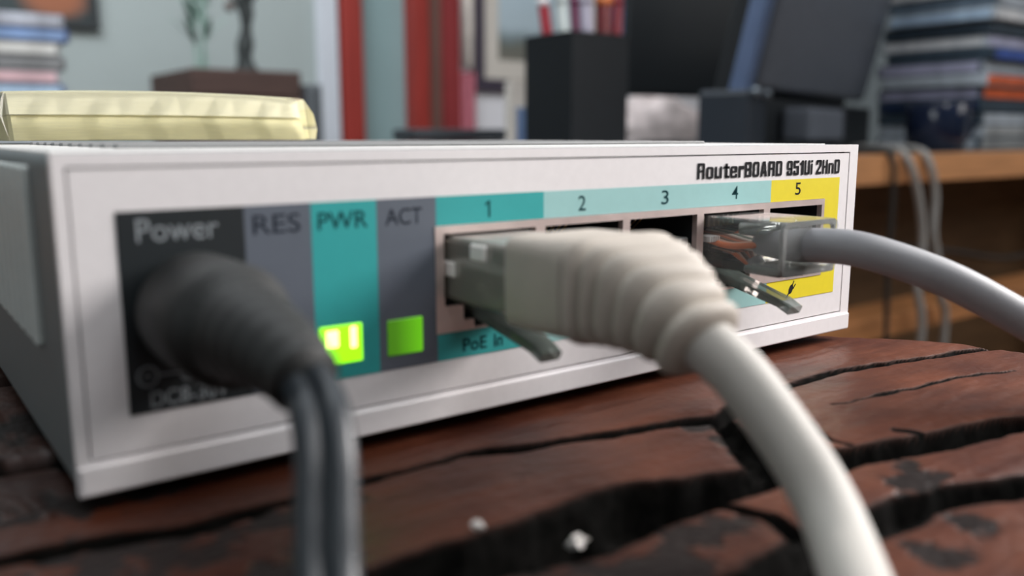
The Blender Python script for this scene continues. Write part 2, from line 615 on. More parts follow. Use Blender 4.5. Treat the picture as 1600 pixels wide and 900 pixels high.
# case: open-fronted shell with softly rounded long edges
case = bmesh.new()
prof = []
for cx, cz, a0 in ((W - .0012, .0012, -90), (W - .0012, H - .0012, 0), (.0012, H - .0012, 90), (.0012, .0012, 180)):
    for k in range(5):
        a = math.radians(a0 + 22.5 * k)
        prof.append((cx + .0012 * math.cos(a), cz + .0012 * math.sin(a)))
ring0 = [case.verts.new((x, .0009, z)) for x, z in prof]
ring1 = [case.verts.new((x, DP, z)) for x, z in prof]
for i in range(len(prof)):
    j = (i + 1) % len(prof)
    case.faces.new((ring0[i], ring0[j], ring1[j], ring1[i]))
case.faces.new(ring1)
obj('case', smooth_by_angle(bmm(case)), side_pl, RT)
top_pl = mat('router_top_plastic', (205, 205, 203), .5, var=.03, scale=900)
# top lid and its vent slats
obj('lid', box(.0008, W - .0008, .0052, DP - .001, H - .0006, H + .0001, .0001), top_pl, RT)
for k in range(16):
    yy = .022 + k * .0062
    if .078 < yy < .125:
        continue
    obj('vent_slat', box(.01, .103, yy, yy + .0022, H, H + .0005, .0002, 1), mat('router_vent_grey', (120, 122, 122), .6, var=.05), RT)
rib_m = mat('router_rib_plastic', (190, 198, 196), .5, var=.04, scale=900)
for k in range(26):
    yy = .0112 + k * .0042
    obj('vent_rib', box(-.0007, .0008, yy, yy + .0024, .0112, H - .0012, .0003, 1), rib_m, RT)
# front bezel: outer rim standing proud of the panel
obj('bezel', smooth_by_angle(plate(rect(0, W, 0, H), [rect(.0010, W - .0021, .0030, H - .0011)], -.00014, .0009)), white_pl, RT)
obj('bezel_lip', box(.0001, W - .0001, -.0005, -.0001, .0001, .0027, .0002, 2), white_pl, RT)
SH = (.0358, .1049, .0095, .0212)
obj('front_panel', plate(rect(.00118, W - .00228, .00318, H - .00128), [rect(*SH)], -.0001, .0015), white_pl, RT)
groove = mat('router_seam_shadow_gap', (150, 148, 150), .7, var=.03)
# printed label: one flat print per colour field
YL = -.00016
lab = [
    ('black', (30, 36, 39), [(4.5, 15.5, 6.5, 24.3)]),
    ('slate_grey', (92, 99, 110), [(15.5, 22.0, 6.5, 24.3), (29.0, 36.0, 6.5, 24.3)]),
    ('teal', (48, 160, 160), [(22.0, 29.0, 6.5, 24.3), (36.0, 50.5, 21.2, 24.3), (36.0, 50.5, 6.5, 9.5)]),
    ('pale_aqua', (152, 197, 196), [(50.5, 91.9, 21.2, 24.3), (50.5, 91.9, 6.5, 9.5)]),
    ('yellow', (226, 208, 34), [(91.9, 108.5, 21.2, 24.3), (91.9, 108.5, 6.5, 9.5), (104.9, 108.5, 9.5, 21.2)]),
]
for nm, rgb, rs in lab:
    v, f = [], []
    for x0, x1, z0, z1 in rs:
        n = len(v)
        v += [(x0 * MM, YL, z0 * MM), (x1 * MM, YL, z0 * MM), (x1 * MM, YL, z1 * MM), (x0 * MM, YL, z1 * MM)]
        f.append((n, n + 1, n + 2, n + 3))
    obj('printed_label', mesh(v, f), mat('label_' + nm, rgb, .45, var=.02, scale=700), RT, label=nm.replace('_', ' ') + ' printed field')
ink = mat('ink_dark', (44, 44, 46), .95, var=.05, spec=.03)
ink_teal = mat('ink_dark_teal', (28, 62, 66), .95, var=.05, spec=.03)
ink_slate = mat('ink_slate', (42, 47, 56), .95, var=.05, spec=.03)
ink_pale = mat('ink_pale_grey', (140, 146, 150), .95, var=.05, spec=.03)
YT = -.00018


def ch(x0, z0, x1, z1, c=(1, 1, 1, 1), r=2.2):
    # rectangle whose four corners (bl, br, tr, tl) may be cut
    p = []
    for (x, z, dx, dz, k) in ((x0, z0, 1, 1, c[0]), (x1, z0, -1, 1, c[1]), (x1, z1, -1, -1, c[2]), (x0, z1, 1, -1, c[3])):
        if not k:
            p.append((x, z))
        else:
            a = [(x, z + dz * r), (x + dx * r * .3, z + dz * r * .3), (x + dx * r, z)]
            if dx * dz < 0:
                a = a[::-1]
            p += a
    return p


def glyph(c):
    R_ = lambda a, b, d, e: ([(a, b), (d, b), (d, e), (a, e)], [])
    I_ = lambda z0, z1: [(3.3, z0), (6.7, z0), (6.7, z1), (3.3, z1)]
    X = 10.6
    return {
        'O': [(ch(0, 0, 10, 14), [I_(2.2, 11.8)])], 'D': [(ch(0, 0, 10, 14, (0, 1, 1, 0)), [I_(2.2, 11.8)])],
        'B': [(ch(0, 0, 10, 7.1, (0, 1, 1, 0), 1.2), [I_(2.2, 5.9)]), (ch(0, 6.9, 10, 14, (0, 1, 1, 0), 1.2), [I_(8.2, 11.8)])],
        'R': [(ch(0, 6.0, 10, 14, (0, 1, 1, 0), 1.4), [I_(8.0, 11.8)]), R_(0, 0, 3.3, 6.1), (ch(6.8, 0, 10, 6.6, (0, 0, 1, 0), .9), [])],
        'A': [([(0, 0), (3.4, 0), (3.9, 2.6), (6.1, 2.6), (6.6, 0), (10, 0), (7.3, 14), (2.7, 14)], [[(4.3, 5), (5.7, 5), (5, 10.4)]])],
        'o': [(ch(0, 0, 10, X), [I_(2, X - 2)])],
        'u': [R_(0, 1.5, 3.3, X), R_(6.7, 0, 10, X), (ch(0, 0, 6.4, 2.1, (1, 0, 0, 0), 1.3), [])],
        't': [R_(2.4, .8, 6.2, 13), R_(0, 8.6, 9, X), (ch(2.4, 0, 9, 2.1, (1, 0, 0, 0), 1.3), [])],
        'e': [(ch(0, 0, 3.3, X, (1, 0, 0, 1)), []), (ch(3.2, 0, 10, 2, (0, 1, 0, 0), 1.2), []), R_(6.7, 1.5, 10, 3.6), R_(3.2, 4.6, 10, 6.2), R_(6.3, 6, 10, X - 1.5), (ch(3.2, X - 2, 10, X, (0, 0, 1, 0), 1.2), [])],
        'r': [R_(0, 0, 3.3, X), (ch(3.2, 7.4, 8.4, X, (0, 0, 0, 0)), [])],
        '9': [(ch(0, 5.2, 10, 14), [I_(7.2, 11.9)]), R_(6.3, 2, 10, 6.5), (ch(0, 0, 10, 2.1, (1, 1, 0, 0), 1.3), []), R_(0, 1.6, 3.7, 4.2)],
        '5': [R_(0, 11.6, 10, 14), R_(0, 6.6, 3.5, 12), (ch(3.4, 6.8, 10, 9, (0, 0, 1, 0), 1.3), []), R_(6.3, 1.8, 10, 7.4), (ch(0, 0, 10, 2.1, (1, 1, 0, 0), 1.3), []), R_(0, 1.6, 3.7, 4.4)],
        '1': [R_(2.6, 0, 6.6, 14), R_(0, 9.6, 2.7, 12)],
        'U': [R_(0, 1.5, 3.3, 14), R_(6.7, 1.5, 10, 14), (ch(0, 0, 10, 2.3, (1, 1, 0, 0), 1.4), [])],
        'i': [R_(0, 0, 3.3, X), R_(0, 11.8, 3.7, 14)],
        '2': [(ch(0, 11.8, 10, 14, (0, 0, 1, 1), 1.3), []), R_(6.3, 8, 10, 12.4), R_(0, 9.4, 3.6, 12.4), ([(0, 2.2), (3.9, 2.2), (10, 8.1), (6.3, 8.1)], []), R_(0, 0, 10, 2.4)],
        'H': [R_(0, 0, 3.3, 14), R_(6.7, 0, 10, 14), R_(3.2, 6, 6.4, 8.2)],
        'n': [R_(0, 0, 3.3, X), (ch(6.7, 0, 10, X, (0, 0, 1, 0)), []), R_(3.2, X - 2, 6.4, X)],
    }[c]


def heavy(word, x0, x1, z0, z1):
    adv = {'1': 8.2, 'i': 5.0, 'r': 9.2, 't': 9.9}
    tot = sum(adv.get(c, 11.8) for c in word) - 1.8
    sx, sz, cx, ms = (x1 - x0) / tot, (z1 - z0) / 14, 0.0, []
    for c in word:
        for outer, holes in glyph(c):
            f_ = lambda loop: [(x0 + (cx + a) * sx, z0 + b * sz) for a, b in loop]
            ms.append(plate(f_(outer), [f_(h) for h in holes], YT, YT))
        cx += adv.get(c, 11.8)
    return join(*ms)


for s, x0, x1 in (('RouterBOARD', 76.3, 94.2), ('951Ui', 95.3, 101.4), ('2HnD', 102.3, 108.3)):
    obj('lettering', heavy(s, x0 * MM, x1 * MM, .0249, .0270), ink, RT)
TXT = [('Power', 6.1, 13.1, 21.6, 23.6, ink_pale, .0), ('RES', 16.3, 20.9, 21.6, 23.4, ink_slate, .004), ('PWR', 22.7, 28.0, 21.6, 23.3, ink_teal, .004),
       ('ACT', 30.0, 34.3, 21.6, 23.3, ink_slate, .004), ('2', 55.7, 56.9, 21.8, 23.6, ink_teal, .005),
       ('3', 69.7, 71.0, 21.9, 23.7, ink_teal, .005), ('4', 83.4, 84.7, 22.0, 23.8, ink_teal, .005), ('5', 97.5, 98.8, 22.0, 23.8, ink, .005),
       ('PoE', 39.2, 42.4, 7.1, 8.6, ink_teal, .02), ('In', 43.4, 44.6, 7.1, 8.6, ink_teal, .02), ('DC8-30V', 6.3, 13.2, 6.9, 8.4, ink_pale, .005)]
for s, x0, x1, z0, z1, m, bd in TXT:
    obj('lettering', text_mesh(s, x0 * MM, x1 * MM, z0 * MM, z1 * MM, YT, bd), m, RT)


def ringmark(cx, cz, r0, r1, n=24):
    v, f = [], []
    for k in range(n):
        t = 2 * PI * k / n
        v += [(cx + r0 * math.cos(t), YT, cz + r0 * math.sin(t)), (cx + r1 * math.cos(t), YT, cz + r1 * math.sin(t))]
    for k in range(n):
        j = (k + 1) % n
        f.append((2 * k, 2 * k + 1, 2 * j + 1, 2 * j))
    return mesh(v, f)


def flat(x0, x1, z0, z1):
    return mesh([(x0, YT, z0), (x1, YT, z0), (x1, YT, z1), (x0, YT, z1)], [(0, 1, 2, 3)])


pol = join(ringmark(.0062, .0098, .00075, .00095), flat(.0058, .0066, .0097, .0099), flat(.0072, .0089, .0097, .0099),
           ringmark(.0098, .0098, .0001, .00042), ringmark(.0098, .0098, .00075, .00095), flat(.0107, .0124, .0097, .0099),
           ringmark(.0133, .0098, .00075, .00095), flat(.0129, .0137, .0097, .0099), flat(.0132, .0134, .0094, .0102))
obj('polarity_mark', pol, ink_pale, RT)
# little plug pictogram under port five
pv = []
for k in range(14):
    t = 2 * PI * k / 14
    pv.append((.0977 + .00062 * math.cos(t) * .8 + .0002 * math.sin(t), YT, .0080 + .00072 * math.sin(t)))


def strokep(x0, z0, x1, z1, w):
    dx, dz = x1 - x0, z1 - z0
    l = math.hypot(dx, dz)
    nx_, nz_ = -dz / l * w / 2, dx / l * w / 2
    return mesh([(x0 - nx_, YT, z0 - nz_), (x1 - nx_, YT, z1 - nz_), (x1 + nx_, YT, z1 + nz_), (x0 + nx_, YT, z0 + nz_)], [(0, 1, 2, 3)])


obj('lettering', join(strokep(.04285, .0218, .04285, .0236, .00024), strokep(.0423, .02315, .0428, .0235, .0002)), ink_teal, RT)
obj('plug_symbol', join(mesh(pv, [tuple(range(14))]), strokep(.0974, .0076, .0966, .0067, .00025), strokep(.0979, .0084, .0984, .0092, .00022),
                        strokep(.0982, .0080, .0988, .0087, .00022)), ink, RT)
# metal port shield with five stepped openings
tin = mat('port_tin_metal', (222, 205, 200), .42, .75, var=.1, scale=250, bump=.2)
dark_in = mat('port_black_plastic', (22, 26, 28), .5, var=.1)
gold = mat('contact_gold', (150, 122, 76), .4, .9)
dull_gold = mat('contact_dull_gold', (120, 110, 90), .5, .6)
PX = [(36.9, 49.3), (50.7, 63.0), (64.2, 76.5), (77.8, 90.4), (91.8, 104.2)]


def opening(a, b, grow=0.0):
    c = (a + b) / 2
    p = [(a, 12.4), (c - 3.8, 12.4), (c - 3.8, 10.7), (c - 2.4, 10.7), (c - 2.4, 9.75), (c + 2.4, 9.75), (c + 2.4, 10.7), (c + 3.8, 10.7), (c + 3.8, 12.4),
         (b, 12.4), (b, 20.3), (a, 20.3)]
    return [(x * MM, z * MM) for x, z in p]


shield = obj('port_shield', plate(rect(SH[0] + .00003, SH[1] - .00003, SH[2] + .00003, SH[3] - .00003), [opening(a, b) for a, b in PX], -.00025, .0006), tin, RT)
for i, (a, b) in enumerate(PX):
    loop = opening(a, b)
    bm = bmesh.new()
    r0 = [bm.verts.new((x, .0006, z)) for x, z in loop]
    r1 = [bm.verts.new((x, .0125, z)) for x, z in loop]
    for k in range(len(loop)):
        j = (k + 1) % len(loop)
        bm.faces.new((r0[k], r0[j], r1[j], r1[k]))
    bm.faces.new(r1)
    prt = obj('port', bmm(bm), dark_in, RT)
    c = (a + b) / 2
    for k in range(8):
        x = (c - 3.57 + 1.02 * k) * MM
        obj('contact', sweep([(x, .0118, .0196), (x, .0095, .0176), (x, .0078, .0190), (x, .0072, .0198)], lambda i_, s_: (.0002, .00015, 4), (0, 0, 1), 4, smooth=False), gold, prt)
    obj('shield_spring', box((b - 1.9) * MM, (b - .25) * MM, .0009, .0055, .0135, .0172, .0002, 1), mat('spring_steel', (150, 155, 155), .35, .6), prt)
# status lights
def led_mat(name, rgb, s, grad):
    m = bpy.data.materials.new(name)
    m.use_nodes = True
    nt = m.node_tree
    b = nt.nodes['Principled BSDF']
    b.inputs['Base Color'].default_value = lin((90, 150, 40)) + (1,)
    b.inputs['Emission Color'].default_value = lin(rgb) + (1,)
    tc = nt.nodes.new('ShaderNodeTexCoord')
    sp = nt.nodes.new('ShaderNodeSeparateXYZ')
    nt.links.new(tc.outputs['Generated'], sp.inputs[0])
    w = nt.nodes.new('ShaderNodeMapRange')
    w.inputs['From Min'].default_value = grad[0]
    w.inputs['From Max'].default_value = grad[1]
    w.inputs['To Min'].default_value = s * .25
    w.inputs['To Max'].default_value = s
    nt.links.new(sp.outputs['X'], w.inputs['Value'])
    nt.links.new(w.outputs[0], b.inputs['Emission Strength'])
    return m


obj('status_light', box(.0224, .0270, -.0003, .0008, .0081, .0120, .0001, 1), led_mat('led_bright_green', (150, 255, 10), 1.5, (-.8, -.1)), RT, label='bright green power light')
ps = RT.children[-1]
hot = mat('led_hot_core', (200, 255, 120), .4, emit=(215, 255, 120), estr=4.0)
obj('led_core', box(.0230, .0244, -.0004, -.0001, .0098, .0116, .0002, 2), hot, ps)
obj('led_core', box(.0256, .0264, -.0004, -.0001, .0095, .0118, .0002, 2), hot, ps)
obj('status_light', box(.0299, .0341, -.0003, .0008, .0080, .0118, .0001, 1), led_mat('led_dim_green', (120, 225, 20), .62, (.2, 1.0)), RT, label='dimmer green activity light')
# power jack and rubber feet
obj('power_jack', lathe([(.0047, -.0009), (.0047, .002), (.0030, .002), (.0030, -.0009)], (.0104, 0, .0155), 'y'), dark_in, RT)
for fx in (.012, .101):
    for fy in (.012, .126):
        obj('foot', lathe([(.0042, -.0015), (.0045, -.0008), (.0045, .0004)], (fx, fy, 0)), mat('rubber_black', (26, 26, 27), .8), RT)

# ------------------------------------------------------------------ power lead
black_pl = mat('power_plug_black_rubber', (22, 25, 25), .6, var=.08, scale=300)
PL = thing('power_lead', 'black barrel power plug with twin flex in the power socket', 'cable', (.0104, -.003, .0155))
obj('barrel', lathe([(.0027, .0015), (.0027, -.003)], (.0104, 0, .0155), 'y'), mat('steel_dull2', (140, 140, 140), .3, .9), PL)
body = [(.0049, -.0010), (.0052, -.0016), (.0052, -.0105), (.0049, -.0115), (.0042, -.0120), (.0042, -.0126)]
obj('plug_body', lathe([(.0030, -.0010)] + body + [(.0030, -.0126)], (.0104, 0, .0155), 'y', 32), black_pl, PL)
rel = catmull([(10.4, -12, 15.5), (10.5, -16, 15.4), (10.8, -20, 14.9), (11.0, -23.2, 13.9)], 10) * MM


def rel_sec(i, s):
    t = s / .0118
    rr = (.0042 - .0017 * min(1, t)) + .00009 * math.sin(s / .0018 * 2 * PI)
    return rr, rr, 2


obj('strain_relief', sweep(rel, rel_sec, (0, 0, 1), 24), black_pl, PL)
cord_black = mat('power_cord_black', (38, 44, 49), .38, var=.06, scale=300)
pw = [(10.9, -21.5, 14.5), (11.1, -24.2, 13.2), (10.6, -26.6, 11.9), (9.9, -28.6, 10.0), (8.9, -30.6, 7.0), (7.8, -32.9, 3.8), (6.5, -36.5, 1.2), (2, -44, .5), (-12, -54, .6), (-45, -62, .5), (-95, -70, .5), (-140, -76, .6), (-163, -80, .2), (-174, -82, -12), (-178, -83, -60), (-180, -84, -200)]
path = catmull(pw, 10) * MM
for sx in (-1, 1):
    off = np.array([.00098 * .803, -.00098 * .596, 0]) * sx
    obj('flex_core', sweep(path + off, lambda i, s: (.00112, .00112, 2), (0, 0, 1), 14), cord_black, PL)

# ------------------------------------------------------------------ network leads
clear = clear_mat('clear_plug_plastic', (.985, .99, .988), .10, 1.42, .13, (215, 217, 214))
cloudy = clear_mat('cloudy_plug_plastic', (.90, .90, .88), .28, 1.4, .55, (156, 152, 144))
rim_m = clear_mat('plug_rim_plastic', (.96, .97, .97), .10, 1.45, .28, (215, 218, 216))
throat_m = clear_mat('plug_throat_plastic', (.985, .99, .99), .08, 1.3, .03, (220, 222, 222))
clear_latch = clear_mat('clear_latch_plastic', (.90, .93, .92), .12, 1.4, .42, (150, 162, 156))


def rj45(parent, cx, zc, yrear, clear=clear):
    """clear plug in a port: shell with a hollow cable throat, latch, contacts"""
    hw, z0, z1 = 5.7 * MM, (zc - 3.4) * MM, (zc + 3.5) * MM
    x = cx * MM
    outer = box(x - hw, x + hw, yrear, .0085, z0, z1, .0006, 2)
    obj('plug_shell', outer, clear, parent)
    rim = plate(ch((cx - 5.7), zc - 3.4, cx + 5.7, zc + 3.5, r=.9), [ch(cx - 5.0, zc - 2.75, cx + 5.0, zc + 2.85, r=.8)[::-1]], yrear * 1000 - .05, yrear * 1000 + .55)
    for v in rim.vertices:
        v.co *= MM
    obj('plug_rim', rim, rim_m, parent)
    # throat: tapered inner hollow
    bm = bmesh.new()
    secs = [(yrear + .0002, 4.9, 2.9), (yrear + .006, 4.7, 2.7), (yrear + .009, 4.6, 1.3), (.0, 4.4, .9)]
    rings = []
    for yy, a, b in secs:
        rings.append([bm.verts.new((x + sx * a * MM, yy, zc * MM + sz * b * MM)) for sx, sz in ((-1, -1), (1, -1), (1, 1), (-1, 1))])
    for r0, r1 in zip(rings[:-1], rings[1:]):
        for k in range(4):
            j = (k + 1) % 4
            bm.faces.new((r0[k], r0[j], r1[j], r1[k]))
    obj('plug_throat', bmm(bm), throat_m, parent)
    obj('crimp_bar', box(x - hw + .0008, x + hw - .0008, yrear + .0052, yrear + .0078, z1 - .0022, z1 - .0006, .0003, 1), clear_latch, parent)
    obj('bottom_ledge', box(x - hw + .0002, x + hw - .0004, yrear + .0004, yrear + .0062, z0 - .0001, z0 + .0010, .0003, 1), clear_latch, parent)
    # latch tongue leaves the tip of the plug and slants back and down
    lt = [(x, .0065, z0 + .0001), (x, .004, z0 - .0007), (x, -.001, z0 - .0022), (x, yrear + .0035, z0 - .0042), (x, yrear + .0018, z0 - .0050)]
    obj('latch', sweep(lt, lambda i, s: ((.0030, .0028, .0021, .0015, .0014)[i], .0006, 6), (0, 0, 1), 12, smooth=False), clear_latch, parent)
    for k in range(8):
        xx = x + (-3.57 + 1.02 * k) * MM
        obj('contact', box(xx - .0002, xx + .0002, .003, .0075, z1 - .0020, z1 - .0004), dull_gold, parent)
    return x, z0, z1


# grey lead in port four
GL = thing('network_cable', 'slim grey network cable with bare clear plug in port four', 'cable', (.0841, -.004, .0165))
rj45(GL, 84.1, 16.5, -.0125)
grey_cord = mat('cable_grey_jacket', (132, 133, 137), .55, var=.04, scale=300)
gp = [(84.1, -4.5, 16.4), (84.2, -7.5, 16.4), (84.3, -10.5, 16.6), (84.6, -14, 16.9), (85.3, -18.5, 16.8), (88.5, -23.3, 15.2), (92.2, -27.8, 12.9), (97.9, -32.9, 8.8), (104.5, -38, 4.2), (114, -44.5, 1.8),
      (126, -52, .2), (134, -58, -8), (138, -61, -30), (140, -62, -120), (150, -60, -300)]
gpath = catmull(gp, 10) * MM
obj('cord', sweep(gpath, lambda i, s: ((.0016 + .0006 * min(1, s / .006),) * 2 + (2,)), (0, 0, 1), 22), grey_cord, GL)
for k, rgb in enumerate([(225, 120, 70), (210, 170, 150), (120, 95, 80), (190, 110, 80), (150, 110, 95), (215, 205, 195), (120, 130, 120), (235, 220, 210)]):
    xx = 84.1 - 3.57 + 1.02 * k
    obj('wire', tube([((84.1 + (k - 3.5) * .35), -5.2, 16.2 + .3 * (k % 2)), (xx, -2.2, 16.0), (xx, 2.0, 16.6), (xx, 6, 16.9)][0:4] and
                     [tuple(v * MM for v in p) for p in [((84.1 + (k - 3.5) * .35), -5.2, 16.2 + .3 * (k % 2)), (xx, -2.2, 16.0), (xx, 2.0, 16.6), (xx, 6, 16.9)]], .00042, 8, 4),
        mat('wire_%d' % k, rgb, .5), GL)
for k in range(5):
    obj('comb_tooth', box((78.75 + .44 * k) * MM, (79.05 + .44 * k) * MM, -.0006, .0016, .0164, .0172, .00005, 1), mat('comb_white', (225, 222, 220), .4), GL)

# beige lead with a ribbed boot in port one
BL = thing('network_cable', 'thick pale beige network cable with ribbed boot in port one', 'cable', (.0431, -.004, .0165))
rj45(BL, 43.1, 16.5, -.0125, cloudy)
for k, rgb in enumerate([(238, 236, 232), (235, 232, 226), (120, 110, 100), (90, 92, 90), (200, 196, 190), (110, 100, 90), (220, 216, 210), (100, 96, 90)]):  # plug wires; the near-white ones also stand in for glare
    xx = 43.1 - 3.57 + 1.02 * k
    obj('wire', tube([tuple(v * MM for v in p) for p in [(43.1 + (k - 3.5) * .5, -9.0, 16.6), (xx, -5, 16.8), (xx, 2.0, 17.0), (xx, 6, 17.2)]], .00045, 8, 4), mat('wire_b%d' % k, rgb, .5), BL)
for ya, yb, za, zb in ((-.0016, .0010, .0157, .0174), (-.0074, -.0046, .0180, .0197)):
    obj('painted_glint', box(.03715, .0382, ya, yb, za, zb, .0002, 1), mat('glint_white', (244, 240, 236), .35), BL, label='small white piece standing in for a glint in the plug')  # white pieces added as painted glints on the plug side
beige = mat('boot_beige_rubber', (174, 166, 156), .6, var=.04, scale=400, bump=.05)
bp_ = catmull([(43.1, -11.3, 16.7), (43.1, -14, 16.7), (43.1, -17, 16.7), (43.05, -20, 16.8), (42.7, -23.5, 16.7), (42.0, -27, 16.2), (41.5, -30, 15.2), (41.4, -32.6, 13.7)], 26) * MM
blen = float(np.linalg.norm(np.diff(bp_, axis=0), axis=1).sum())


def boot_sec(i, s):
    if s < .0004:
        return .0060, .0040, 6
    if s < .0088:
        t = s / .0088
        return .0066 - .0001 * t, .0045 + .0003 * t, 8 - 3 * t
    t = (s - .0088) / (blen - .0088)
    e = 5 - 2.6 * min(1, t * 1.3)
    rib = abs(math.sin((s - .0088) / .00225 * PI))
    amp = .0013 * (rib ** .6 - .78)
    a = .0066 + (.0034 - .0066) * t + amp
    b = .0049 + (.0034 - .0049) * t + amp
    return a, b, e


obj('boot', sweep(bp_, boot_sec, (0, 0, 1), 40), beige, BL)
wc = [(41.6, -28.5, 15.7), (41.7, -32.4, 13.9), (42.6, -35.6, 11.4), (43.3, -40.0, 6.9), (43.0, -43.2, 3.7), (41.2, -46.1, 1.8), (38.9, -48.4, 1.3), (35.6, -51.5, 1.05), (29, -58, 1.0), (26, -75, 1.0), (60, -105, .9), (66, -150, .9), (60, -190, .9), (57, -208, -1), (56, -216, -20), (56, -217, -120)]
wpath = catmull(wc, 10) * MM
obj('cord', sweep(wpath, lambda i, s: (.00235, .00235, 2), (0, 0, 1), 24), mat('cable_pale_jacket', (172, 169, 163), .6, var=.03, scale=300), BL)

# ------------------------------------------------------------------ sticky note pad on the router
ST = thing('sticky_note_pad', 'pale yellow sticky-note pads in clear wrap, lying on the router', 'notepad', (.033, .102, H + .0006))
yl1 = mat('note_paper_pale_yellow', (246, 240, 206), .7, var=.04, scale=200, stretch=(1, 1, 25))
yl2 = mat('note_paper_yellow', (248, 240, 192), .7, var=.06, scale=200, stretch=(1, 1, 25))


def pad_block(z0, z1, x0, x1, y0, y1, bow, lean):
    v, f = [], []
    n = 14
    for i in range(n + 1):
        t = i / n
        x = x0 + (x1 - x0) * t
        up = bow * (1 - (2 * t - 1) ** 2)
        for (yy, zz) in ((y0, z0), (y1, z0), (y1, z1), (y0 + lean, z1)):
            v.append((x, yy + .0004 * math.sin(t * 7), zz + (up if zz == z1 else up * .3)))
    for i in range(n):
        for k in range(4):
            j = (k + 1) % 4
            f.append((i * 4 + k, i * 4 + j, i * 4 + 4 + j, i * 4 + 4 + k))
    f.append((0, 1, 2, 3))
    f.append((n * 4, n * 4 + 1, n * 4 + 2, n * 4 + 3))
    return mesh(v, f)


ZP = H + .0006
obj('note_block', pad_block(ZP + .0001, ZP + .0042, .0086, .0588, .0848, .1220, .0003, .0017), yl2, ST, label='lower deeper yellow block')
obj('note_block', pad_block(ZP + .0043, ZP + .0078, .0084, .0586, .0860, .1222, .0006, .0020), yl1, ST, label='upper paler yellow block')
film = clear_mat('clear_film', (.985, .985, .97), .12, 1.3, .04, (225, 222, 205))
wr_v, wr_f = [], []
NS = 16
for i in range(NS + 1):
    t = i / NS
    x = .0078 + (.0594 - .0078) * t
    bowz = .0006 * (1 - (2 * t - 1) ** 2)
    jit = .00012 * math.sin(i * 2.1)
    for (yy, zz) in ((.0842 + jit, ZP + .00005), (.0847 + jit * 2, ZP + .0043 + bowz * .4), (.0866 - jit, ZP + .0080 + bowz * 1.1), (.1226, ZP + .0081 + bowz), (.1226, ZP + .00005)):
        wr_v.append((x, yy, zz))
for i in range(NS):
    for k in range(5):
        j = (k + 1) % 5
        wr_f.append((i * 5 + k, i * 5 + j, i * 5 + 5 + j, i * 5 + 5 + k))
wrap = obj('wrapper', mesh(wr_v, wr_f), film, ST)
film2 = clear_mat('clear_film_folds', (.90, .90, .86), .15, 1.3, .25, (150, 148, 132))
for sgn, x in ((-1, .0079), (1, .0593)):
    xo = x + sgn * .0022
    v = [(x, .0842, ZP + .0001), (x, .0864, ZP + .0079), (x, .1226, ZP + .0079), (x, .1226, ZP + .0001),
         (xo, .0862, ZP + .0002), (xo + sgn * .0004, .0862, ZP + .0022), (xo, .1205, ZP + .0022), (xo, .1205, ZP + .0002),
         (x + sgn * .0013, .0848, ZP + .0050)]
    obj('wrap_fold', mesh(v, [(0, 8, 4), (8, 5, 4), (0, 1, 8), (1, 2, 6, 5), (1, 5, 8), (2, 3, 7, 6), (4, 5, 6, 7)]), film2, ST)

# ------------------------------------------------------------------ crumbs on the table
lint = mat('lint_white', (178, 174, 170), .8, var=.1, scale=900)


def crumb(loc, r, label, seed):
    rs = random.Random(seed)
    bm = bmesh.new()
    bmesh.ops.create_icosphere(bm, subdivisions=2, radius=r)
    for v in bm.verts:
        v.co *= .55 + .8 * rs.random()
        v.co.z *= .6
        v.co += Vector(loc)
    tag(obj('lint_speck', bmm(bm), lint), label, 'lint')


# ------------------------------------------------------------------ desk behind
DT = .0128
desk_edge = mat('desk_wood_edge', (224, 160, 108), .5, var=.15, scale=12, stretch=(1, 1, 14))
desk_top = mat('desk_top_laminate', (96, 98, 98), .45, var=.08, scale=20)
desk_dark = mat('desk_dark_wood', (134, 104, 74), .6, var=.2, scale=10, stretch=(1, 1, 6))
DK = thing('desk', 'wooden desk with orange-brown edge and dark underside, beyond the table', 'desk', (.6, .8, FLOOR))
obj('desktop', box(-.30, 1.75, .402, 1.30, DT - .027, DT, .001), desk_top, DK)
obj('edge_band', box(-.302, 1.752, .397, .402, DT - .029, DT, .0008), desk_edge, DK, label='orange-brown wooden edge strip')
for sx in (-.28, 1.70):
    obj('side_panel', box(sx, sx + .03, .42, 1.28, FLOOR, DT - .027, .001), desk_dark, DK)
obj('back_panel', box(-.25, 1.70, .62, .64, -.55, DT - .027, .001), desk_dark, DK)
rail = obj('lower_rail', box(-.25, 1.70, .405, .455, -.176, -.153, .001), mat('desk_rail_wood', (190, 130, 82), .55, var=.2, scale=12, stretch=(1, 1, 10)), DK, label='orange-brown lower rail')

cab_m = mat('cable_hanging_grey', (170, 168, 164), .6, var=.05)
cabd_m = mat('cable_and_shadow_dark', (50, 46, 42), .6, var=.05)


def hang(label, pts, r, m):
    tag(obj('hanging_cable', tube(pts, r, 8, 5, (0, 1, 0)), m), label, 'cable', 'cables hanging behind the desk')


hang('grey cable hanging over the desk edge, left of a similar pair', [(.90, .50, DT + .0042), (.832, .412, DT + .0044), (.824, .392, .006), (.841, .389, -.025), (.856, .389, -.065), (.858, .389, -.10), (.855, .389, -.125), (.870, .389, -.175), (.875, .40, -.30), (.88, .41, FLOOR + .05)], .0042, cab_m)
hang('grey cable hanging over the desk edge, right of a similar pair', [(.94, .50, DT + .004), (.870, .412, DT + .0042), (.862, .392, .006), (.875, .389, -.027), (.878, .389, -.067), (.889, .389, -.094), (.905, .389, -.14), (.93, .395, -.22), (.935, .41, FLOOR + .05)], .004, cab_m)
hang('thin dark strand standing in for a shadow line down the desk edge', [(.86, .50, DT + .003), (.803, .412, DT + .003), (.796, .392, .008), (.80, .391, -.024), (.80, .391, -.10), (.805, .391, -.19), (.81, .40, -.32), (.81, .42, FLOOR + .05)], .0028, cabd_m)  # dark strand added where a shadow line runs beside the grey cables
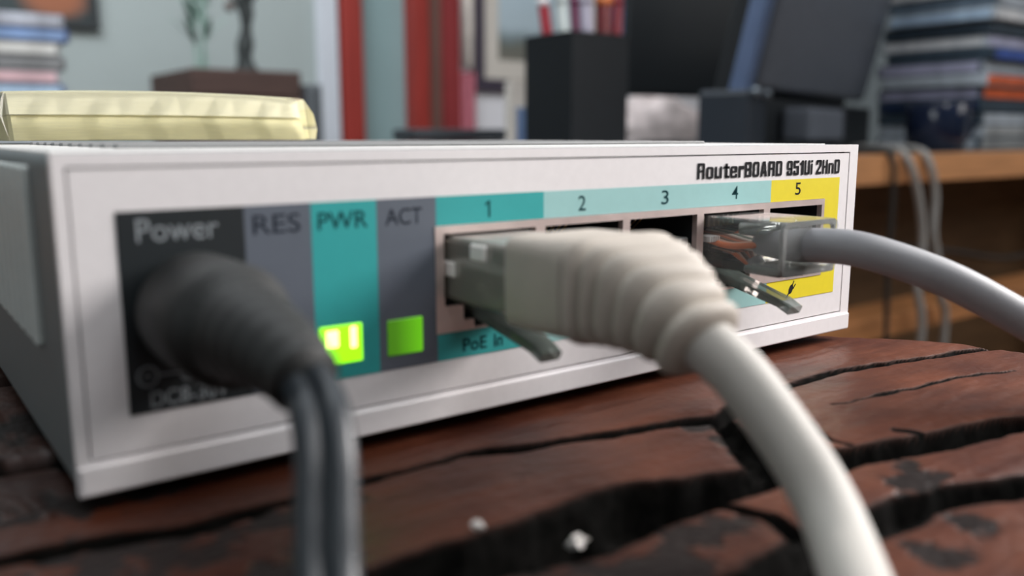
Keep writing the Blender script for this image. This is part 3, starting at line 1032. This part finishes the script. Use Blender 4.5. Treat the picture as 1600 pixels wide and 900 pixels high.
hang('faint grey cable strung sideways under the desk', [(.72, .60, -.060), (.90, .50, -.088), (1.04, .45, -.107), (1.20, .44, -.125), (1.50, .47, -.10), (1.66, .60, -.05)], .0035, cabd_m)

# ------------------------------------------------------------------ monitors on the desk
plast_dk = mat('monitor_dark_grey_plastic', (104, 110, 120), .5, var=.06, scale=80)
plast_blk = mat('monitor_black_plastic', (20, 25, 29), .5, var=.06, scale=80)
plast_blue = mat('monitor_arm_bluegrey', (104, 122, 156), .35, .3, var=.06, scale=80)


def local_box(*a, **k):
    return box(*a, **k)


# nearer monitor seen from behind: bottom edge runs from (0.689,0.471) to (1.057,0.589)
yaw = math.atan2(.118, .368)
M1 = thing('monitor', 'dark grey monitor back tilted on a black stand, beside the disc cases', 'monitor', (.689, .471, DT), rot=(0, 0, yaw))
tl = math.radians(12.5)


def tilt(me, pz):
    ct, st = math.cos(tl), math.sin(tl)
    for v in me.vertices:
        z, y = v.co.z - pz, v.co.y
        v.co.y = y * ct - z * st
        v.co.z = pz + z * ct + y * st
    return me


PZ = .0605
obj('back_cover', tilt(smooth_by_angle(box(.004, .386, .000, .028, PZ, PZ + .30, .008, 3)), PZ), plast_dk, M1, True)
obj('screen_frame', tilt(box(-.012, .396, .026, .040, PZ - .010, PZ + .31, .003), PZ), plast_blk, M1, True)
obj('hinge_arm', tilt(box(-.056, -.040, -.010, .008, PZ - .008, PZ + .28, .003), PZ), plast_blue, M1, True, label='blue-grey hinged arm')
obj('shadow_strip', tilt(box(-.037, -.010, .004, .030, PZ - .01, PZ + .28, .003), PZ), plast_blk, M1, True)  # black strip standing in for the shadow gap beside the arm
obj('stand_column', box(-.074, -.030, -.020, .030, .0, PZ - .002, .004), mat('monitor_stand_plastic', (34, 42, 52), .5, var=.05), M1, True)
obj('stand_foot', box(.03, .20, -.02, .10, 0, .012, .003), plast_blk, M1, True)
obj('neck_or_black_plate', box(-.004, .43, .002, .020, .0, PZ - .006, .003), plast_blk, M1, True)  # wide black plate filling the area below the screen
obj('stand_wedge', box(.07, .19, -.030, .000, .012, .046, .004), plast_dk, M1, True)
for kx in (-.066, -.040):
    obj('knob', lathe([(.0045, -.026), (.0045, -.019)], (kx, 0, PZ - .008 - kx * .05), 'y', 16), mat('knob_steel', (110, 118, 126), .35, .5), M1, True, label='pale metal knob')
# farther monitor, almost black
M2 = thing('monitor', 'black monitor back rising between pen cup and grey monitor', 'monitor', (.90, .86, DT), rot=(0, 0, math.radians(-11)))
obj('back_cover', smooth_by_angle(box(-.012, .42, 0, .03, .076, .40, .008, 3)), plast_blk, M2, True)
obj('side_edge', box(-.020, -.012, .006, .028, .078, .40, .002), plast_blue, M2, True, label='side edge with blue light painted in')  # blue-grey colour stands in for bluish light on this edge
obj('neck_or_black_plate', box(.17, .23, .03, .06, .008, .2, .004), plast_blk, M2, True)
obj('stand_foot', box(.10, .30, -.06, .14, 0, .010, .003), plast_blk, M2, True)

# ------------------------------------------------------------------ pen cup and pens
CX0, CX1, CY0, CY1, CZ1 = .450, .511, .465, .526, .112
CUP = thing('pen_cup', 'black square pen cup on the desk behind the router', 'pen cup', (.48, .495, DT))
cupm = mat('pen_cup_black', (25, 29, 33), .5, var=.06, scale=80, spec=.25)
bm = bmesh.new()
t = .0025
lo = [bm.verts.new(p) for p in ((CX0, CY0, DT), (CX1, CY0, DT), (CX1, CY1, DT), (CX0, CY1, DT))]
hi = [bm.verts.new((v.co.x, v.co.y, CZ1)) for v in lo]
ih = [bm.verts.new((v.co.x + (t if v.co.x < .48 else -t), v.co.y + (t if v.co.y < .495 else -t), CZ1)) for v in lo]
il = [bm.verts.new((v.co.x, v.co.y, DT + .004)) for v in ih]
for A, B in ((lo, hi), (hi, ih), (ih, il)):
    for k in range(4):
        j = (k + 1) % 4
        bm.faces.new((A[k], A[j], B[j], B[k]))
bm.faces.new(lo)
bm.faces.new(il)
obj('cup_body', bmm(bm), cupm, CUP)
rimv = plate(rect(0, 1, 0, 1), [rect(.05, .95, .05, .95)], 0, 0)
for v in rimv.vertices:
    v.co = Vector((CX0 - .0006 + v.co.x * (CX1 - CX0 + .0012), CY0 - .0006 + v.co.z * (CY1 - CY0 + .0012), CZ1 + .0004))
obj('rim', rimv, mat('pen_cup_rim', (92, 92, 92), .4), CUP)
PENS = [('dark red pen leaning left in the pen cup', (160, 36, 52), (.470, .500), (.458, .518), .0048, (235, 235, 238)),
        ('white pen leaning left in the pen cup', (205, 215, 214), (.474, .490), (.466, .502), .0046, (190, 200, 200)),
        ('purple pen near the middle of the pen cup', (112, 42, 78), (.482, .488), (.476, .497), .0036, (112, 42, 78)),
        ('lilac grey marker in the middle of the pen cup', (172, 168, 186), (.488, .484), (.484, .492), .0062, (172, 168, 186)),
        ('maroon marker with orange band in the pen cup', (110, 36, 40), (.499, .481), (.500, .484), .0074, (214, 120, 60)),
        ('crimson pen upright at the side of the cup', (140, 44, 52), (.503, .474), (.508, .474), .0036, (140, 44, 52))]
for lb, rgb, (x0, y0), (x1, y1), r, band in PENS:
    p0, p1 = Vector((x0, y0, DT + .0045)), Vector((x1, y1, CZ1 + .055))
    P_ = thing('pen', lb, 'pen', p0, 'pens in the cup')
    d = p1 - p0
    f = lambda a: tuple(p0 + d * a)
    obj('barrel', sweep([f(0), f(.03), f(.5), f(.985), f(1.0)], lambda i, s: ((r * .4, r, r, r, r * .7)[i],) * 2 + (2,), (0, 1, 0), 12), mat('pen_' + '_'.join(map(str, rgb)), rgb, .35), P_)
    obj('band', sweep([f(.80), f(.84)], lambda i, s: (r * 1.08, r * 1.08, 2), (0, 1, 0), 12), mat('pen_' + '_'.join(map(str, band)), band, .35), P_)

# ------------------------------------------------------------------ other things on the desk
BX = thing('flat_black_box', 'flat black device box lying on the desk before the red door', 'device', (.44, .66, DT))
obj('base', box(.397, .498, .62, .66, DT, DT + .014, .002), plast_blk, BX)
obj('lid', box(.396, .499, .619, .661, DT + .0145, DT + .0245, .002), mat('device_lid_dark', (50, 56, 62), .5), BX)
PK = thing('carton', 'narrow cream carton standing left of the black pen cup', 'carton', (.572, .72, DT))
obj('carton_body', box(.564, .590, .70, .712, DT, .088, .001), mat('carton_cream', (205, 198, 190), .7, var=.05), PK)
obj('flap', box(.564, .590, .70, .705, .088, .0905, .0005), mat('carton_cream_flap', (190, 182, 172), .7, var=.05), PK)
BB = thing('blue_box', 'small blue-grey box at the foot of the cream carton', 'box', (.53, .60, DT))
obj('box_body', box(.5105, .530, .60, .62, DT, .055, .001), mat('box_bluegrey', (104, 126, 164), .6, var=.08), BB)
obj('box_lid', box(.510, .5305, .5995, .6205, .055, .058, .0005), mat('box_bluegrey_lid', (120, 140, 172), .6, var=.08), BB)
# crumpled cloth
v, f = [], []
n, mr_ = 26, 14
rs = random.Random(5)
for i in range(mr_ + 1):
    for k in range(n):
        t = 2 * PI * k / n
        q = i / mr_
        r = max(0.0, math.cos(q * PI / 2)) ** .35 * (1 + .14 * math.sin(5 * t + 4 * q) + .07 * rs.random())
        v.append((1.20 + .125 * r * math.cos(t), 1.10 + .05 * r * math.sin(t), DT + .090 * q * (1 + .10 * math.sin(3 * t))))
for i in range(mr_):
    for k in range(n):
        j = (k + 1) % n
        f.append((i * n + k, i * n + j, (i + 1) * n + j, (i + 1) * n + k))
f.append(tuple(range(n)))
f.append(tuple(mr_ * n + k for k in range(n)))
cl = obj('crumpled_cloth', mesh(v, f, True), mat('cloth_greyish_pink', (205, 192, 190), .9, var=.3, scale=25))
tag(cl, 'crumpled pinkish grey cloth lying on the desk under the black monitor', 'cloth')
# mug
MG = thing('mug', 'dark blue glossy mug standing before the disc cases', 'mug', (.985, .452, DT))
navy = mat('mug_navy_glaze', (28, 38, 62), .12, var=.15, scale=30, coat=.5)
obj('mug_body', lathe([(.001, 0), (.027, 0), (.031, .004), (.033, .03), (.034, .052), (.0325, .054), (.031, .052), (.030, .03), (.028, .006), (.001, .006)], (.985, .452, DT)), navy, MG)
obj('handle', tube([(1.016, .445, DT + .045), (1.032, .439, DT + .042), (1.036, .437, DT + .028), (1.030, .440, DT + .014), (1.016, .445, DT + .010)], .0035, 10, 6, (0, 1, 0)), navy, MG)

# ------------------------------------------------------------------ disc case stacks
ORD = ['bottom', 'second from bottom', 'third from bottom', 'fourth from bottom', 'fifth from bottom', 'sixth from bottom', 'sixth from top', 'fifth from top',
       'fourth from top', 'third from top', 'second from top', 'topmost']


def case_mat(rgb):
    return mat('case_%d_%d_%d' % rgb, rgb, .4, var=.25, scale=45, stretch=(1, 1, .3))


def disc_case(label, x0, x1, y0, y1, z0, h, body, spine, side, group):
    o = thing('disc_case', label, 'disc case', ((x0 + x1) / 2, (y0 + y1) / 2, z0), group)
    obj('case_body', box(x0, x1, y0, y1, z0 + .0003, z0 + h - .0003, .0012, 1), case_mat(body), o)
    obj('spine_label', box(x0 - .0005, x0 + .001, y0 + .005, y1 - .005, z0 + .0022, z0 + h - .0022), case_mat(spine), o)
    obj('paper_sleeve', box(x0 + .005, x1 - .005, y0 - .0005, y0 + .001, z0 + .0022, z0 + h - .0022), case_mat(side), o)


PALE, GREY, DARK, BLUE, LILAC, ORANGE, LBLUE = (232, 238, 244), (184, 193, 202), (60, 74, 86), (70, 98, 176), (180, 180, 206), (232, 108, 60), (184, 210, 240)
RC = [('grey', DARK, GREY, (150, 152, 152)), ('pale grey', GREY, GREY, (160, 162, 162)), ('dark', DARK, DARK, GREY), ('dark blue', DARK, (28, 44, 76), DARK), ('blue and orange', (70, 82, 92), LILAC, ORANGE),
      ('grey and orange', GREY, GREY, ORANGE), ('lilac', (96, 104, 116), LILAC, GREY), ('dark', DARK, DARK, BLUE), ('pale', GREY, PALE, LILAC), ('black', DARK, DARK, DARK),
      ('pale blue', GREY, LBLUE, PALE), ('grey', (100, 112, 122), (112, 130, 146), GREY), ('pale', GREY, PALE, PALE)]
names = ['bottom one', 'second from the bottom', 'third from the bottom', 'fourth from the bottom', 'fifth from the bottom', 'sixth from the bottom', 'seventh from the bottom',
         'eighth from the bottom', 'fifth from the top', 'fourth from the top', 'third from the top', 'second from the top', 'topmost one']
rs = random.Random(11)
for i, (nm, b_, s_, d_) in enumerate(RC):
    jx, jy = rs.uniform(-.006, .004), rs.uniform(-.008, .004)
    disc_case('%s disc case, %s of the stack beside the monitor' % (nm, names[i]), 1.088 + jx, 1.278 + jx, .452 + jy, .588 + jy, DT + .01535 * i, .0153, b_, s_, d_,
              'disc cases stacked beside the monitor')
LC = [('grey', GREY, GREY), ('white', PALE, PALE), ('dark', DARK, GREY), ('grey', GREY, PALE), ('blue', (60, 84, 130), LBLUE), ('pink and white', (150, 150, 155), (222, 184, 190)), ('grey', (96, 98, 100), (128, 130, 132)),
      ('white', (150, 150, 150), (222, 222, 218)), ('blue', (52, 78, 130), (130, 160, 205)), ('pale grey', (150, 154, 165), (186, 190, 202))]
names2 = ['bottom one', 'second from the bottom', 'third from the bottom', 'fourth from the bottom', 'fifth from the bottom', 'fifth from the top', 'fourth from the top', 'third from the top', 'second from the top', 'topmost one']
offs = [0, .003, 0, .002, .004, .000, .006, .002, .012, .008]
for i, (nm, b_, s_) in enumerate(LC):
    jx = offs[i]
    disc_case('%s disc case, %s of the stack left of the planter' % (nm, names2[i]), -.012 + jx, .178 + jx, 1.005, 1.14, DT + .0148 * i, .0148, b_, s_, s_,
              'disc cases stacked left of the planter')

# ------------------------------------------------------------------ sideboard, planter and plants
SB = thing('sideboard', 'low dark sideboard against the wall under the wooden planter', 'sideboard', (.6, 1.95, FLOOR))
sbm = mat('sideboard_wood', (74, 52, 42), .5, var=.15, scale=8, stretch=(1, 1, 6))
obj('carcass', box(.10, 1.02, 1.68, 2.28, FLOOR + .08, -.022, .003), sbm, SB)
obj('top', box(.08, 1.04, 1.66, 2.30, -.022, 0, .003), sbm, SB)
for k in range(2):
    dd = obj('door', box(.13 + k * .44, .55 + k * .44, 1.664, 1.68, FLOOR + .11, -.05, .002), sbm, SB)
    obj('knob', lathe([(.004, 0), (.009, -.012), (.008, -.018)], (.52 + k * .08, 1.664, -.3), 'y', 14), mat('knob_brass', (170, 140, 80), .3, .9), dd)
for fx in (.14, .96):
    for fy in (1.72, 2.24):
        obj('leg', box(fx, fx + .04, fy - .02, fy + .02, FLOOR, FLOOR + .08, .003), sbm, SB)
PT = thing('planter', 'square brown wooden planter box behind the notepad', 'planter', (.66, 1.9, 0))
plw = mat('planter_wood', (74, 54, 48), .7, var=.2, scale=14, stretch=(1, 1, 10))
for x0, x1, y0, y1 in ((.548, .778, 1.75, 1.765), (.548, .778, 2.045, 2.06), (.548, .563, 1.765, 2.045), (.763, .778, 1.765, 2.045)):
    for k in range(3):
        obj('board', box(x0, x1, y0, y1, .001 + k * .056, .055 + k * .056, .002, 1), plw, PT)
obj('soil', box(.562, .764, 1.764, 2.046, .11, .150, .002), mat('soil_dark', (40, 34, 28), .95, var=.4, scale=60), PT)
leafp = mat('leaf_pale_green', (142, 168, 158), .5, var=.15, scale=30)
leafd = mat('leaf_dark_green', (52, 74, 62), .5, var=.25, scale=30)


def blade(p, d, side, L_, w):
    p, d, side = Vector(p), Vector(d).normalized(), Vector(side).normalized()
    v, f = [], []
    n = 5
    for i in range(n + 1):
        t = i / n
        c = p + d * (L_ * t) + Vector((d.x, d.y, 0)) * (L_ * .5 * t * t) - Vector((0, 0, 1)) * (L_ * .18 * t * t)
        ww = w * (math.sin(PI * (.12 + .86 * t)) + .05)
        nrm = d.cross(side) * .0006
        v += [c - side * ww, c + side * ww + nrm * 0, c + nrm + Vector((0, 0, .0012))]
    for i in range(n):
        a, b = i * 3, i * 3 + 3
        f += [(a, a + 2, b + 2, b), (a + 2, a + 1, b + 1, b + 2), (a + 1, a, b, b + 1)]
    return mesh(v, f, True)


G1 = thing('leafy_plant', 'pale green upright leafy plant in the wooden planter', 'plant', (.60, 1.85, .15))
rs = random.Random(3)
for k in range(5):
    sx, sy = .600 + rs.uniform(-.012, .012), 1.85 + rs.uniform(-.012, .012)
    tx, ty = sx + rs.uniform(-.03, .035), sy + rs.uniform(-.03, .03)
    obj('stem', tube([(sx, sy, .145), ((sx + tx) / 2, (sy + ty) / 2, .26), (tx, ty, .40)], .003, 6, 4, (0, 1, 0)), leafp, G1)
    for j in range(5):
        a = rs.uniform(0, 2 * PI)
        q = .30 + .16 * j
        px, py, pz = sx + (tx - sx) * q, sy + (ty - sy) * q, .145 + .255 * q
        obj('leaf', blade((px, py, pz), (math.cos(a) * .5, math.sin(a) * .5, 1), (-math.sin(a), math.cos(a), 0), .075, .008), leafp, G1)
for k in range(9):
    a = k * .7
    obj('leaf', blade((.600, 1.85, .148), (math.cos(a), math.sin(a), .9), (-math.sin(a), math.cos(a), 0), .034, .009), leafd, G1, label='dark low leaf')
G2 = thing('bonsai_tree', 'dark gnarled little tree standing in the wooden planter', 'plant', (.705, 1.87, .15))
bark = mat('bark_dark', (54, 58, 58), .85, var=.35, scale=40, bump=.3)
tp = catmull([(.705, 1.87, .145), (.703, 1.87, .175), (.700, 1.868, .21), (.706, 1.87, .25), (.709, 1.87, .30), (.705, 1.87, .36), (.71, 1.87, .43)], 5)
obj('trunk', sweep(tp, lambda i, s: (.027 * math.exp(-s / .035) + .013 + .003 * math.sin(s * 90),) * 2 + (2,), (0, 1, 0), 14), bark, G2)
for (ex, ez, sz) in ((.655, .345, .285), (.745, .35, .30), (.668, .375, .33), (.75, .395, .34)):
    obj('branch', tube([(.705, 1.868, sz), ((.705 + ex) / 2, 1.86, (sz + ez) / 2 + .01), (ex, 1.86, ez)], .0065, 7, 4, (0, 1, 0)), bark, G2)
    for k in range(12):
        a = rs.uniform(0, 2 * PI)
        obj('leaf', blade((ex + rs.uniform(-.022, .022), 1.86 + rs.uniform(-.02, .02), ez + rs.uniform(-.012, .02)), (math.cos(a), math.sin(a), rs.uniform(-.2, .8)), (-math.sin(a), math.cos(a), 0), .036, .010),
            mat('leaf_olive_dark', (74, 82, 74), .6, var=.25, scale=30), G2)
obj('flower', lathe([(.002, 0), (.010, .006), (.012, .014), (.008, .02), (.002, .016)], (.662, 1.84, .292), n=12), mat('flower_brown', (104, 92, 88), .7), G2)
SP = thing('speaker_box', 'grey upright box standing right of the wooden planter', 'box', (.81, 1.78, 0))
obj('box_body', box(.789, .822, 1.74, 1.82, 0, .142, .003), mat('speaker_grey', (100, 104, 108), .6, var=.05), SP)
obj('front_grille', box(.792, .819, 1.737, 1.741, .01, .132, .001), mat('speaker_grille', (84, 88, 92), .8, var=.15, scale=300), SP)

# ------------------------------------------------------------------ pictures on the wall
def picture_mat(name, stops, patch=None):
    m = bpy.data.materials.new(name)
    m.use_nodes = True
    nt = m.node_tree
    N, L = nt.nodes.new, nt.links.new
    b = nt.nodes['Principled BSDF']
    b.inputs['Roughness'].default_value = .5
    tc = N('ShaderNodeTexCoord')
    sp = N('ShaderNodeSeparateXYZ')
    L(tc.outputs['Generated'], sp.inputs[0])
    nz = N('ShaderNodeTexNoise')
    nz.inputs['Scale'].default_value = 6
    L(tc.outputs['Generated'], nz.inputs['Vector'])
    ma = N('ShaderNodeMath')
    ma.operation = 'MULTIPLY_ADD'
    ma.inputs[1].default_value = .22
    L(nz.outputs['Fac'], ma.inputs[0])
    L(sp.outputs['Z'], ma.inputs[2])
    rp = N('ShaderNodeValToRGB')
    el = rp.color_ramp.elements
    while len(el) < len(stops):
        el.new(.5)
    for e, (p, c) in zip(el, stops):
        e.position = p
        e.color = lin(c) + (1,)
    L(ma.outputs[0], rp.inputs['Fac'])
    last = rp.outputs[0]
    if patch:
        (px, pz, pr, pc) = patch
        vm = N('ShaderNodeVectorMath')
        vm.operation = 'DISTANCE'
        cb = N('ShaderNodeCombineXYZ')
        L(sp.outputs['X'], cb.inputs[0])
        L(sp.outputs['Z'], cb.inputs[2])
        L(cb.outputs[0], vm.inputs[0])
        vm.inputs[1].default_value = (px, 0, pz)
        mr2 = N('ShaderNodeMapRange')
        mr2.inputs['From Min'].default_value = pr
        mr2.inputs['From Max'].default_value = pr * .5
        L(vm.outputs['Value'], mr2.inputs['Value'])
        mx = N('ShaderNodeMix')
        mx.data_type = 'RGBA'
        L(mr2.outputs[0], mx.inputs[0])
        L(last, mx.inputs[6])
        mx.inputs[7].default_value = lin(pc) + (1,)
        last = mx.outputs[2]
    L(last, b.inputs['Base Color'])
    return m


def framed(label, x0, x1, z0, z1, fw, fm, mw, mm_, pm, yoff=0):
    o = thing('framed_picture', label, 'picture', ((x0 + x1) / 2, WY, z0))
    fr = plate(rect(x0, x1, z0, z1), [rect(x0 + fw, x1 - fw, z0 + fw, z1 - fw)], WY - .022, WY - .001)
    obj('picture_frame', fr, fm, o)
    ix0, ix1, iz0, iz1 = x0 + fw, x1 - fw, z0 + fw, z1 - fw
    if mw:
        obj('mat_board', plate(rect(ix0, ix1, iz0, iz1), [rect(ix0 + mw, ix1 - mw, iz0 + mw, iz1 - mw)], WY - .013, WY - .010), mm_, o)
    obj('picture_print', box(ix0 + mw * .98, ix1 - mw * .98, WY - .010, WY - .004, iz0 + mw * .98, iz1 - mw * .98), pm, o)


framed('dark-framed landscape print with a cream mat, right of the red door', 1.622, 2.24, .176, .64, .040, mat('frame_dark_purple', (66, 58, 72), .5, var=.1), .062,
       mat('mat_cream', (214, 206, 196), .8, var=.02),
       picture_mat('landscape_print', [(.05, (128, 122, 112)), (.30, (112, 114, 106)), (.38, (128, 142, 146)), (.55, (186, 202, 210)), (1, (190, 208, 218))]))
framed('dark painting with an orange patch above the left disc cases', -.28, .508, .292, .80, .02, mat('frame_blackish', (36, 42, 44), .5, var=.1), 0, None,
       picture_mat('dark_painting', [(.1, (40, 52, 54)), (.4, (52, 70, 74)), (.8, (38, 44, 46))], (.90, .10, .12, (150, 90, 60))))
# pinkish cloth hanging by the door
v, f = [], []
for i in range(13):
    for k in range(2):
        t = i / 12
        v.append((1.566 + .055 * t, WY - .02 - .008 * math.sin(t * 14), (.235 if k else FLOOR + .1)))
for i in range(12):
    f.append((2 * i, 2 * i + 2, 2 * i + 3, 2 * i + 1))
mc = mesh(v, f, True)
cur = obj('hanging_cloth', mc, mat('cloth_dusty_rose', (168, 96, 108), .9, var=.1))
sd = cur.modifiers.new('solid', 'SOLIDIFY')
sd.thickness = .002
tag(cur, 'dusty rose cloth hanging beside the red door frame', 'cloth')

# cream mottled cloth above the rose one
v, f = [], []
for i in range(13):
    for k in range(2):
        t = i / 12
        v.append((1.568 + .050 * t, WY - .030 - .007 * math.sin(t * 11 + 1), (.62 if k else .245 + .012 * math.sin(t * 5))))
for i in range(12):
    f.append((2 * i, 2 * i + 2, 2 * i + 3, 2 * i + 1))
ct = obj('hanging_cloth', mesh(v, f, True), mat('cloth_cream_mottled', (214, 204, 196), .9, var=.22, scale=16))
sd = ct.modifiers.new('solid', 'SOLIDIFY')
sd.thickness = .002
tag(ct, 'cream mottled cloth hanging above the rose cloth beside the picture', 'cloth')

crumb((.0245, -.0243, -.0002), .0006, 'white lint speck on the brown wood edge above the wide crack', 2)
crumb((.0330, -.0268, -.0030), .0010, 'larger white lint tuft caught in the wide black crack', 7)
